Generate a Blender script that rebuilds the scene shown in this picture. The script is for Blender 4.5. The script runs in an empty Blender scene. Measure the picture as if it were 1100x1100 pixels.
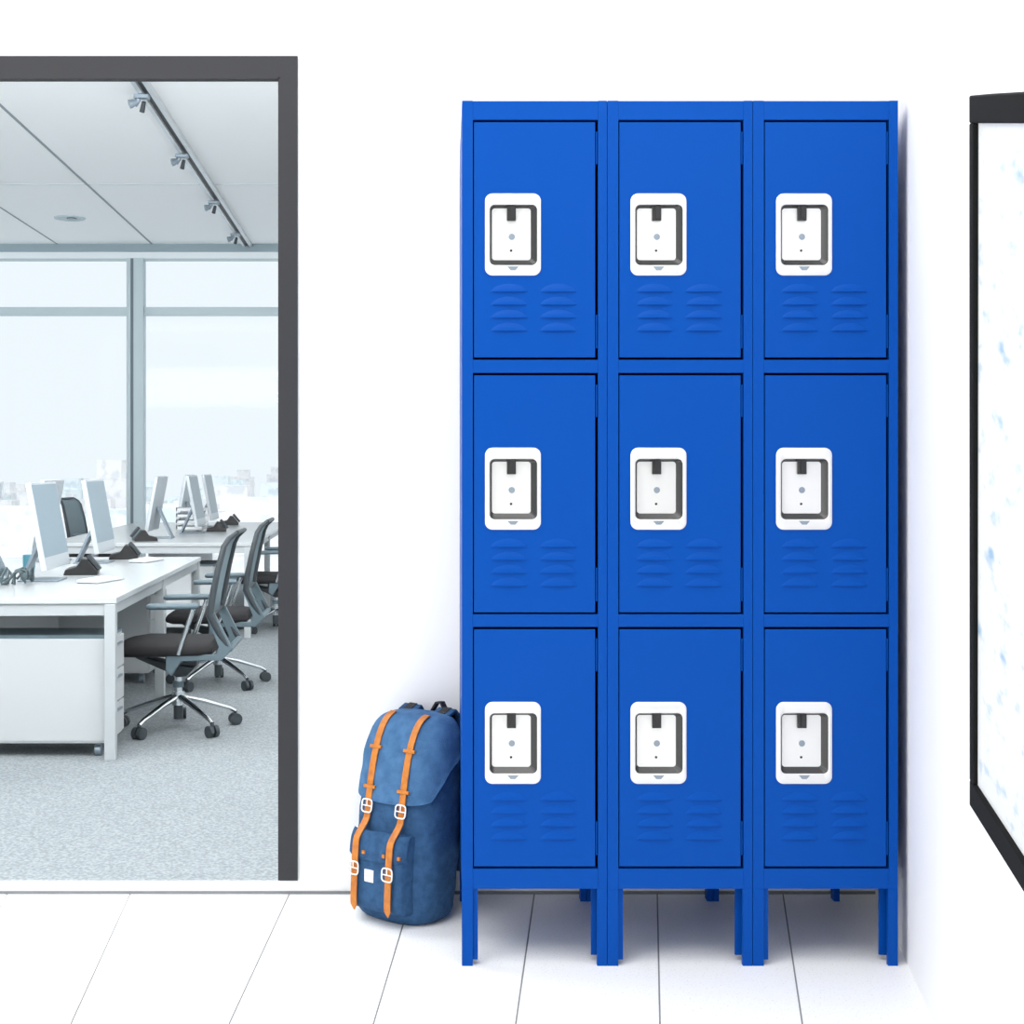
import bpy, bmesh, math, random
from mathutils import Vector, Matrix

S = bpy.context.scene
C = S.collection
R = math.radians
# ------------------------------------------------------------------ camera
F, CX, CY, E = 1480.0, 478.0, 500.0, 1.0326      # focal length and principal point in pixels, eye height
cam_data = bpy.data.cameras.new('camera')
cam = bpy.data.objects.new('camera', cam_data)
C.objects.link(cam)
cam.location = (0, 0, E)
cam.rotation_euler = (R(90), 0, 0)
cam_data.sensor_width = 36
cam_data.lens = F / 1100 * 36
cam_data.shift_x = (550 - CX) / 1100
cam_data.shift_y = -(550 - CY) / 1100
cam_data.clip_end = 3000
S.camera = cam
# ------------------------------------------------------------------ world, lights, exposure
S.view_settings.view_transform = 'Standard'
S.view_settings.look = 'None'
S.view_settings.gamma = 1
S.view_settings.exposure = 0.0
W = bpy.data.worlds.new('world')
S.world = W
W.use_nodes = True
bg = W.node_tree.nodes['Background']
bg.inputs[0].default_value = (0.935, 0.978, 1.0, 1)
bg.inputs[1].default_value = 1.0


def area(name, loc, rot, sx, sy, power, col=(1, 1, 1)):
    l = bpy.data.lights.new(name, 'AREA')
    l.shape = 'RECTANGLE'
    l.size, l.size_y, l.energy, l.color = sx, sy, power, col
    o = bpy.data.objects.new(name, l)
    C.objects.link(o)
    o.location = loc
    o.rotation_euler = tuple(R(a) for a in rot)
    return o


area('lobby_overhead_fill', (-0.7, 1.3, 3.5), (16, 0, 0), 4.5, 2.4, 112, (1, 0.985, 0.965))  # added softbox overhead, no lamp known there
area('lobby_left_fill', (-3.2, -0.6, 1.6), (80, 0, -60), 2.6, 2.6, 56, (1, 0.985, 0.97))  # added fill from the left, no window known there
area('office_upward_fill', (-2.5, 3.6, 2.6), (122, 0, 0), 7.0, 0.9, 330, (0.97, 0.99, 1))  # added lamp hidden above the doorway, brightens the office ceiling
area('office_downward_fill', (-2.5, 8.5, 3.3), (0, 0, 0), 5.0, 1.5, 120, (0.97, 0.99, 1))  # added unseen lamp, fills the office from above
area('city_fill', (-120, 60, 130), (62, 0, 0), 500, 120, 300000, (1, 0.99, 0.98))  # added lamp that only brightens the buildings


# ------------------------------------------------------------------ helpers
def px(x, y, d):                                   # world point seen at picture x, y at distance d
    return Vector(((x - CX) * d / F, d, E + (CY - y) * d / F))


def mat(name, col, rough=0.5, metal=0.0, noise=None, bump=None, spec=0.5, alpha=1.0, coat=0.0):
    m = bpy.data.materials.new(name)
    m.use_nodes = True
    nt = m.node_tree
    b = nt.nodes['Principled BSDF']
    b.inputs['Base Color'].default_value = (*col, 1)
    b.inputs['Roughness'].default_value = rough
    b.inputs['Metallic'].default_value = metal
    b.inputs['Specular IOR Level'].default_value = spec
    b.inputs['Alpha'].default_value = alpha
    b.inputs['Coat Weight'].default_value = coat
    tc = None
    if noise or bump:
        tc = nt.nodes.new('ShaderNodeTexCoord')
    if noise:                                      # (scale, colour2, lo, hi)
        n = nt.nodes.new('ShaderNodeTexNoise')
        n.inputs['Scale'].default_value = noise[0]
        n.inputs['Detail'].default_value = 4
        nt.links.new(tc.outputs['Object'], n.inputs['Vector'])
        r = nt.nodes.new('ShaderNodeValToRGB')
        r.color_ramp.elements[0].position = noise[2]
        r.color_ramp.elements[1].position = noise[3]
        r.color_ramp.elements[0].color = (*noise[1], 1)
        r.color_ramp.elements[1].color = (*col, 1)
        nt.links.new(n.outputs[0], r.inputs[0])
        nt.links.new(r.outputs[0], b.inputs['Base Color'])
    if bump:                                       # (scale, strength)
        n = nt.nodes.new('ShaderNodeTexNoise')
        n.inputs['Scale'].default_value = bump[0]
        n.inputs['Detail'].default_value = 3
        nt.links.new(tc.outputs['Object'], n.inputs['Vector'])
        bp = nt.nodes.new('ShaderNodeBump')
        bp.inputs['Strength'].default_value = bump[1]
        bp.inputs['Distance'].default_value = 0.004
        nt.links.new(n.outputs[0], bp.inputs['Height'])
        nt.links.new(bp.outputs[0], b.inputs['Normal'])
    return m


M = {}
M['wall'] = mat('white_paint', (0.93, 0.925, 0.92), 0.7, bump=(60, 0.03))
M['tile'] = mat('speckled_floor_tile', (0.93, 0.93, 0.925), 0.45, noise=(260, (0.62, 0.61, 0.58), 0.30, 0.40))
M['grout'] = mat('grey_grout', (0.25, 0.25, 0.25), 0.9)
M['shadowline'] = mat('grey_shadow_line', (0.20, 0.21, 0.22), 0.8)  # shadow line at the wall foot, painted as a dark strip
M['doorframe'] = mat('dark_grey_frame', (0.038, 0.038, 0.042), 0.6, spec=0.2)
M['blue'] = mat('blue_powder_coat', (0.0004, 0.060, 0.325), 0.4, bump=(500, 0.015), spec=0.09)
M['inside'] = mat('dark_locker_inside', (0.002, 0.01, 0.05), 0.8)
M['steel'] = mat('brushed_steel', (0.74, 0.735, 0.725), 0.32, 0.55)
M['painted_dark'] = mat('steel_painted_dark', (0.055, 0.055, 0.055), 0.25, 0.6)  # dark reflection of the cup walls put into the steel colour
M['blackplastic'] = mat('black_plastic', (0.012, 0.012, 0.013), 0.4)
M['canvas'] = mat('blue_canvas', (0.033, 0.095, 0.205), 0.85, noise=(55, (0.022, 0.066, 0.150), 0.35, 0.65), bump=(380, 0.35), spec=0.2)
M['canvas_flap'] = mat('pale_top_lit_canvas', (0.066, 0.160, 0.315), 0.85, noise=(40, (0.044, 0.120, 0.245), 0.35, 0.65), bump=(300, 0.45), spec=0.2)  # flap's own lighter blue, with light from above put into the colour
M['leather'] = mat('tan_leather', (0.54, 0.180, 0.016), 0.5, noise=(60, (0.40, 0.115, 0.010), 0.3, 0.6), bump=(200, 0.2))
M['whitemetal'] = mat('pale_buckle_metal', (0.9, 0.88, 0.84), 0.3, 0.3)
M['labelwhite'] = mat('white_woven_label', (0.9, 0.9, 0.88), 0.8)
M['ink'] = mat('grey_ink', (0.35, 0.35, 0.35), 0.8)
M['webbing'] = mat('black_webbing', (0.012, 0.011, 0.012), 0.7, bump=(300, 0.3))
M['carpet'] = mat('grey_carpet', (0.34, 0.37, 0.385), 0.95, noise=(90, (0.225, 0.25, 0.265), 0.38, 0.62), bump=(120, 0.6), spec=0.1)
M['ceil'] = mat('office_ceiling_white', (0.93, 0.94, 0.945), 0.8)
M['ceilline'] = mat('ceiling_joint_grey', (0.30, 0.34, 0.36), 0.8)
M['mullion'] = mat('pale_blue_grey_aluminium', (0.50, 0.58, 0.61), 0.5, 0.1)
M['mulldark'] = mat('dark_glazing_gasket', (0.16, 0.20, 0.23), 0.6)
M['soffit'] = mat('blue_grey_blind_box', (0.30, 0.38, 0.42), 0.6)
M['desktop'] = mat('white_desk_laminate', (0.51, 0.535, 0.545), 0.22)
M['deskframe'] = mat('silver_grey_desk_frame', (0.45, 0.48, 0.495), 0.4, 0.1)
M['cabinet'] = mat('light_grey_cabinet', (0.49, 0.51, 0.52), 0.45)
M['cabtop'] = mat('slate_cabinet_top', (0.11, 0.16, 0.185), 0.4)
M['seatfab'] = mat('black_seat_fabric', (0.016, 0.015, 0.017), 0.85, bump=(200, 0.3))
M['chairgrey'] = mat('blue_grey_chair_plastic', (0.105, 0.150, 0.175), 0.45)
M['chairdark'] = mat('dark_slate_plastic', (0.035, 0.045, 0.052), 0.45)
M['meshback'] = mat('grey_chair_mesh', (0.20, 0.27, 0.30), 0.7, alpha=0.82)
M['chrome'] = mat('polished_chrome', (0.72, 0.75, 0.77), 0.14, 1.0)
M['alu'] = mat('silver_aluminium', (0.56, 0.60, 0.63), 0.35, 0.3)
M['screen'] = mat('pale_blue_grey_screen', (0.22, 0.295, 0.35), 0.3)
M['stand'] = mat('grey_aluminium_stand', (0.25, 0.30, 0.35), 0.35, 0.5)
M['paper'] = mat('white_paper', (0.88, 0.90, 0.91), 0.8)
M['cable'] = mat('slate_cable', (0.06, 0.09, 0.10), 0.5)
M['teal'] = mat('teal_plastic', (0.08, 0.27, 0.34), 0.5)
M['track'] = mat('silver_track', (0.62, 0.65, 0.67), 0.35, 0.4)
M['trackdark'] = mat('dark_track_slot', (0.03, 0.035, 0.04), 0.5)
M['boardframe'] = mat('black_board_frame', (0.008, 0.008, 0.008), 0.7, spec=0.1)
M['building'] = mat('hazed_city_concrete', (0.97, 0.95, 0.95), 0.9, noise=(0.35, (0.80, 0.80, 0.82), 0.38, 0.50))  # distance haze put into the near-white colour
M['building_b'] = mat('hazed_bluish_city_glass', (0.93, 0.98, 0.99), 0.8, noise=(0.4, (0.74, 0.80, 0.84), 0.38, 0.50))  # same haze in the colour, bluish
M['ground'] = mat('hazed_city_ground', (0.97, 0.97, 0.98), 0.95, noise=(0.08, (0.78, 0.79, 0.82), 0.4, 0.6))  # ground whitened too, its haze is in the colour


def glass_mat():
    m = bpy.data.materials.new('clear_window_glass')
    m.use_nodes = True
    nt = m.node_tree
    nt.nodes.clear()
    out = nt.nodes.new('ShaderNodeOutputMaterial')
    mix = nt.nodes.new('ShaderNodeMixShader')
    tr = nt.nodes.new('ShaderNodeBsdfTransparent')
    tr.inputs[0].default_value = (0.96, 0.985, 1, 1)
    gl = nt.nodes.new('ShaderNodeBsdfGlossy')
    gl.inputs['Roughness'].default_value = 0.05
    mix.inputs[0].default_value = 0.004
    nt.links.new(tr.outputs[0], mix.inputs[1])
    nt.links.new(gl.outputs[0], mix.inputs[2])
    nt.links.new(mix.outputs[0], out.inputs[0])
    return m


M['glass'] = glass_mat()


def board_mat():                                   # white board with faint pale blue notes
    m = mat('white_board_with_faint_notes', (0.93, 0.94, 0.945), 0.35)
    nt = m.node_tree
    b = nt.nodes['Principled BSDF']
    tc = nt.nodes.new('ShaderNodeTexCoord')
    mp = nt.nodes.new('ShaderNodeMapping')
    mp.inputs['Scale'].default_value = (14, 14, 22)
    nt.links.new(tc.outputs['Object'], mp.inputs[0])
    n = nt.nodes.new('ShaderNodeTexNoise')
    n.inputs['Scale'].default_value = 1.6
    n.inputs['Detail'].default_value = 3
    nt.links.new(mp.outputs[0], n.inputs['Vector'])
    r = nt.nodes.new('ShaderNodeValToRGB')
    r.color_ramp.elements[0].position = 0.57
    r.color_ramp.elements[1].position = 0.75
    r.color_ramp.elements[0].color = (0.72, 0.735, 0.745, 1)
    r.color_ramp.elements[1].color = (0.30, 0.44, 0.58, 1)
    nt.links.new(n.outputs[0], r.inputs[0])
    nt.links.new(r.outputs[0], b.inputs['Base Color'])
    return m


M['board'] = board_mat()


class MB:
    """collects shapes into one mesh"""
    def __init__(self):
        self.bm = bmesh.new()

    def hexa(self, p):                             # 8 points: bottom 4 (ccw), top 4
        v = [self.bm.verts.new(q) for q in p]
        for f in ((3, 2, 1, 0), (4, 5, 6, 7), (0, 1, 5, 4), (1, 2, 6, 5), (2, 3, 7, 6), (3, 0, 4, 7)):
            self.bm.faces.new([v[i] for i in f])
        return self

    def box(self, x0, x1, y0, y1, z0, z1):
        return self.hexa([(x0, y0, z0), (x1, y0, z0), (x1, y1, z0), (x0, y1, z0),
                          (x0, y0, z1), (x1, y0, z1), (x1, y1, z1), (x0, y1, z1)])

    def rings(self, rings, cap=True, closed=False):
        vs = [[self.bm.verts.new(p) for p in r] for r in rings]
        n = len(vs[0])
        m = len(vs)
        for i in range(m if closed else m - 1):
            a, b = vs[i], vs[(i + 1) % m]
            for j in range(n):
                self.bm.faces.new((a[j], a[(j + 1) % n], b[(j + 1) % n], b[j]))
        if cap and not closed:
            self.bm.faces.new(list(reversed(vs[0])))
            self.bm.faces.new(vs[-1])
        return self

    def grid(self, rows):                          # open sheet
        vs = [[self.bm.verts.new(p) for p in r] for r in rows]
        for i in range(len(vs) - 1):
            for j in range(len(vs[0]) - 1):
                self.bm.faces.new((vs[i][j], vs[i][j + 1], vs[i + 1][j + 1], vs[i + 1][j]))
        return self

    def tube(self, pts, r, n=10, flat=1.0, closed=False):
        pts = [Vector(p) for p in pts]
        rs = r if isinstance(r, (list, tuple)) else [r] * len(pts)
        rings = []
        up = Vector((0, 0, 1))
        m = len(pts)
        side = None
        for i, p in enumerate(pts):
            if closed:
                t = (pts[(i + 1) % m] - pts[i - 1]).normalized()
            else:
                t = (pts[min(i + 1, m - 1)] - pts[max(i - 1, 0)]).normalized()
            if side is None:
                side = t.cross(up)
                if side.length < 1e-3:
                    side = t.cross(Vector((0, 1, 0)))
            else:
                side = side - t * side.dot(t)
            side.normalize()
            nn = side.cross(t).normalized()
            rings.append([p + side * math.cos(2 * math.pi * k / n) * rs[i] + nn * math.sin(2 * math.pi * k / n) * rs[i] * flat
                          for k in range(n)])
        return self.rings(rings, closed=closed)

    def cyl(self, a, b, r, n=20):
        return self.tube([a, b], r, n)

    def prism(self, pts, off):                     # flat outline pts extruded by the vector off
        off = Vector(off)
        return self.rings([[Vector(p) for p in pts], [Vector(p) + off for p in pts]])

    def build(self, name, material, parent=None, bevel=0, smooth=False, seg=2, loc=None):
        bmesh.ops.recalc_face_normals(self.bm, faces=self.bm.faces)
        me = bpy.data.meshes.new(name)
        self.bm.to_mesh(me)
        self.bm.free()
        me.materials.append(material)
        o = bpy.data.objects.new(name, me)
        C.objects.link(o)
        if parent is not None:
            o.parent = parent
        if loc:
            o.location = loc
        if bevel:
            b = o.modifiers.new('bevel', 'BEVEL')
            b.width = bevel
            b.segments = seg
            b.limit_method = 'ANGLE'
            b.angle_limit = R(35)
        if smooth:
            for p in me.polygons:
                p.use_smooth = True
            try:
                me.set_sharp_from_angle(angle=R(42))
            except Exception:
                pass
        return o


def tag(o, label=None, cat=None, group=None, kind=None):
    if label: o['label'] = label
    if cat: o['category'] = cat
    if group: o['group'] = group
    if kind: o['kind'] = kind
    return o


def empty(name, loc=(0, 0, 0), rz=0):
    o = bpy.data.objects.new(name, None)
    o.empty_display_size = 0.1
    C.objects.link(o)
    o.location = loc
    o.rotation_euler = (0, 0, rz)
    return o


def copy_tree(o, parent=None):
    c = o.copy()
    C.objects.link(c)
    c.parent = parent
    for ch in list(o.children):
        copy_tree(ch, c)
    return c


def struct(o):
    o['kind'] = 'structure'
    return o


def rrect(cx, cz, hx, hz, r, y, n=5):              # rounded rectangle outline in the XZ plane
    pts = []
    for qx, qz, a0 in ((1, 1, 0), (-1, 1, 90), (-1, -1, 180), (1, -1, 270)):
        for k in range(n + 1):
            a = R(a0 + 90 * k / n)
            pts.append(Vector((cx + qx * (hx - r) + r * math.cos(a), y, cz + qz * (hz - r) + r * math.sin(a))))
    return pts


# ------------------------------------------------------------------ lobby shell
DB, DF = 3.324, 2.842                               # distance of the back wall and of the locker fronts
WT = 0.018                                          # partition thickness
dk = DB + WT
OX1 = (301 - CX) * DB / F                           # doorway opening, right side
OX0 = -2.0
OZ1 = E + (CY - 86) * dk / F                        # its head
OZ0 = E + (CY - 946) * dk / F                       # its sill
CORN = (940 - CX) * DB / F
SL = 0.17                                          # splay of the right wall
w = MB()
HT = 3.62
w.box(-4.5, OX0, DB, dk, 0, HT)
w.box(OX1, CORN + 0.3, DB, dk, 0, HT)
w.box(OX0, OX1, DB, dk, OZ1, HT)
w.box(OX0, OX1, DB, dk, -0.0, OZ0)
struct(w.build('wall_back', M['wall']))
XR = lambda d: CORN - SL * (DB - d)
w = MB()
w.hexa([(XR(0.9), 0.9, 0), (XR(0.9) + 0.12, 0.9, 0), (CORN + 0.12, DB, 0), (CORN, DB, 0),
        (XR(0.9), 0.9, HT), (XR(0.9) + 0.12, 0.9, HT), (CORN + 0.12, DB, HT), (CORN, DB, HT)])
w.box(XR(0.9), XR(0.9) + 0.12, -2.5, 0.9, 0, HT)
struct(w.build('wall_right', M['wall']))
# floor of long tiles, joints running from the back wall towards the camera
J = [(-7.5, -1.20), (-1.069 - 0.62, -1.49), (-1.069 - 0.31, -1.20), (8, -72), (140, 76), (311, 246), (443, 401), (574, 554), (706, 709), (841, 862), (975, 1018)]
dl = F * E / 600.0
lines = []
for a, b in J[3:]:
    xa = (a - CX) * DB / F
    xb = (b - CX) * dl / F
    lines.append((xa, (xa - xb) / (DB - dl)))
x0, s0 = lines[0]
pre = [(x0 - 0.30 * k, s0 + 0.07 * k) for k in (6, 5, 4, 3, 2, 1)]
x1, s1 = lines[-1]
lines = pre + lines + [(x1 + 0.3, 0.0)]
fl = MB()
gw = 0.0017
ynear = 0.35
for (a, sa), (b, sb) in zip(lines[:-1], lines[1:]):
    if a > CORN + 0.15: break
    for y0, y1 in ((ynear, 1.55), (1.552, DB - 0.001)):
        pa0, pb0 = a - sa * (DB - y0) + gw, b - sb * (DB - y0) - gw
        pa1, pb1 = a - sa * (DB - y1) + gw, b - sb * (DB - y1) - gw
        fl.hexa([(pa0, y0, -0.012), (pb0, y0, -0.012), (pb1, y1, -0.012), (pa1, y1, -0.012),
                 (pa0, y0, 0), (pb0, y0, 0), (pb1, y1, 0), (pa1, y1, 0)])
struct(fl.build('floor_tiles', M['tile']))
bpy.data.objects['floor_tiles'].name = 'floor'
struct(MB().box(-4.5, 2.2, -2.5, DB + WT, -0.03, -0.0015).build('floor_base', M['grout']))
bpy.data.objects['floor_base'].name = 'floor.001'
struct(MB().box(-4.5, 2.2, -2.5, ynear, -0.0014, 0).build('floor.002', M['tile']))
struct(MB().box(-4.5, CORN, DB - 0.006, DB, 0, 0.006).build('trim_shadow_line', M['shadowline']))  # added strip standing for the shadow under the wall
# dark door frame
df = empty('door_frame', (0, 0, 0))
df.name = 'trim_2'
struct(df)
FW = (320 - 301) * DB / F
FH = (86 - 60) * DB / F
FB = E + (CY - 945) * DB / F
yf = DB - 0.008
fr = MB()
fr.box(OX1, OX1 + FW, yf, DB, FB, OZ1)
fr.box(OX1 - 0.004, OX1, yf, dk, FB, OZ1)
struct(fr.build('trim_3', M['doorframe']))
fr = MB()
fr.box(OX0 - FW, OX0, yf, DB, FB, OZ1)
fr.box(OX0, OX0 + 0.004, yf, dk, FB, OZ1)
struct(fr.build('trim_4', M['doorframe']))
fr = MB()
fr.box(OX0 - FW, OX1 + FW, yf, DB, OZ1, E + (CY - 60) * yf / F)
fr.box(OX0, OX1, yf, dk, OZ1 - 0.004, OZ1)
struct(fr.build('trim_5', M['doorframe']))
bpy.data.objects.remove(df)

# ------------------------------------------------------------------ office shell
EO = 1.34                                          # eye height above the office floor
ZO = E - EO
DW = 15.5                                          # window wall
CH = E + (CY - 263) * DW / F                        # ceiling height
OL, OR_ = -6.6, 0.9
struct(MB().box(OL, OR_, dk, DW + 0.3, ZO - 0.1, ZO).build('floor_office', M['carpet']))
bpy.data.objects['floor_office'].name = 'floor.003'
struct(MB().box(OL - 0.1, OR_, dk - 0.01, dk, ZO, 0.0).build('wall_plinth', M['wall']))
struct(MB().box(OL, OR_, dk, DW + 0.3, CH, CH + 0.1).build('ceiling', M['ceil']))
struct(MB().box(OR_, OR_ + 0.12, dk, DW + 0.3, ZO, CH).build('wall_office_right', M['wall']))
struct(MB().box(OL, OL + 0.1, dk, 5.0, ZO, CH).build('wall_office_left', M['wall']))


def cpt(x, y):                                     # point on the ceiling seen at x, y
    d = F * (CH - E) / (CY - y)
    return Vector(((x - CX) * d / F, d, CH))


def cline(name, a, b, wd, z=0.004):
    a, b = Vector(a), Vector(b)
    t = (b - a).normalized()
    s = Vector((t.y, -t.x, 0)) * wd / 2
    h = Vector((0, 0, -z))
    return MB().hexa([a - s + h, a + s + h, b + s + h, b - s + h, a - s, a + s, b + s, b - s])


def extend(a, b, ya):
    t = (b - a) / (b.y - a.y)
    return a + t * (ya - a.y)


a, b = cpt(0, 112.4), cpt(164.4, 263)
struct(cline('x', extend(a, b, 5), extend(a, b, DW), 0.022).build('trim_6', M['ceilline']))
a, b = cpt(0, 222.5), cpt(63, 263)
struct(cline('x', extend(a, b, 5), extend(a, b, DW), 0.018).build('trim_7', M['ceilline']))
yc = F * (CH - E) / (CY - 198)
struct(MB().box(OL + 0.1, OR_, yc - 0.01, yc + 0.01, CH - 0.003, CH).build('trim_8', mat('pale_ceiling_joint', (0.6, 0.64, 0.66))))
# blind box and pale strip at the head of the window wall
zz = lambda y, d=DW: E + (CY - y) * d / F
struct(MB().box(OL, OR_, DW - 0.06, DW + 0.2, zz(271), CH).build('trim_9', M['soffit']))
struct(MB().box(OL, OR_, DW - 0.03, DW + 0.2, zz(278), zz(271)).build('trim_10', mat('white_window_head', (0.86, 0.9, 0.92), 0.5)))
# window wall: bays between posts
post_x = [(146 - CX) * DW / F]
bay = (146 - CX) * DW / F + 5.1
posts = [post_x[0] - 3.05, post_x[0], post_x[0] + 3.05]
edges = [OL] + posts + [OR_]
zb = ZO + 0.10
for i in range(len(edges) - 1):
    xa, xb = edges[i], edges[i + 1]
    wn = empty('window_%d' % (i + 1), (0, 0, 0))
    struct(wn)
    m = MB()
    m.box(xa, xb, DW - 0.02, DW + 0.06, zz(280), zz(276.5))
    m.box(xa, xb, DW - 0.02, DW + 0.06, zz(339), zz(330))
    m.box(xa, xb, DW - 0.02, DW + 0.06, ZO, zb)
    if i > 0:
        m.box(xa - 0.095, xa - 0.05, DW - 0.05, DW + 0.08, ZO, zz(278))
        m.box(xa - 0.012, xa + 0.095, DW - 0.07, DW + 0.08, ZO, zz(278))
    m.build('window_frame', M['mullion'], wn)
    if i > 0:
        MB().box(xa - 0.05, xa - 0.012, DW - 0.045, DW + 0.07, ZO, zz(278)).build('gasket', M['mulldark'], wn)
    MB().box(xa + 0.02, xb - 0.02, DW + 0.02, DW + 0.03, zb, zz(280)).build('pane', M['glass'], wn)
# unseen left side of the office, glazed to let sky light flood in
wl = struct(empty('window_5', (0, 0, 0)))  # added unseen window, only lets sky light in
m = MB()
for y in (5.0, 7.6, 10.2, 12.8, 15.4):
    m.box(OL, OL + 0.1, y, y + 0.12, ZO, CH)
m.box(OL, OL + 0.08, 5.0, DW, zz(339), zz(330))
m.box(OL, OL + 0.08, 5.0, DW, ZO, zb)
m.build('window_frame', M['mullion'], wl)  # frame of the added unseen window
MB().box(OL + 0.03, OL + 0.04, 5.1, DW, zb, CH).build('pane', M['glass'], wl)  # pane of the added unseen window

# ------------------------------------------------------------------ city beyond the window
random.seed(11)
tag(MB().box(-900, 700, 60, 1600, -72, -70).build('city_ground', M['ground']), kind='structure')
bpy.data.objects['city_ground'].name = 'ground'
nb = 0
occ = []
tries = 0
while nb < 190 and tries < 5000:
    tries += 1
    d = 170 + 620 * random.random() ** 1.2
    X = random.uniform(-0.50, 0.05) * d
    wx, wy = random.uniform(6, 14), random.uniform(7, 15)
    if any(abs(X - q[0]) < (wx + q[2]) / 2 + 1 and abs(d - q[1]) < (wy + q[3]) / 2 + 1 for q in occ):
        continue
    ytop = random.uniform(522, 560) if d > 320 else random.uniform(545, 620)
    if random.random() < 0.05: ytop = random.uniform(500, 520)
    ztop = E - (ytop - CY) * d / F
    if ztop < -64: continue
    occ.append((X, d, wx, wy))
    m = MB()
    m.box(-wx / 2, wx / 2, -wy / 2, wy / 2, -70, ztop)
    m.box(-wx / 4, wx / 3, -wy / 4, wy / 4, ztop, ztop + random.uniform(1.5, 5))
    n = int((ztop + 70) / 7)
    for k in range(n):
        m.box(-wx / 2 - 0.25, wx / 2 + 0.25, -wy / 2 - 0.25, wy / 2 + 0.25, -66 + 7 * k, -65.2 + 7 * k)
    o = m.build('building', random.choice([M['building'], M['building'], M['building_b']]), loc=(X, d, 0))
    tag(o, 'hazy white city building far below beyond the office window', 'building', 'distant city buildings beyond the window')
    nb += 1

# ------------------------------------------------------------------ lockers
fx = lambda x: (x - CX) * DF / F
fz = lambda y: E + (CY - y) * DF / F
UW = (965 - 496) / 3 * DF / F                       # width of one column
PX = DF / F                                         # metres per picture pixel on the locker front
DEP = 0.45
LEGZ = fz(955)
rows = [(130, 385, 208, 296, 309), (402, 659, 481, 569, 583), (675, 932, 754, 842, 855)]


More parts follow.
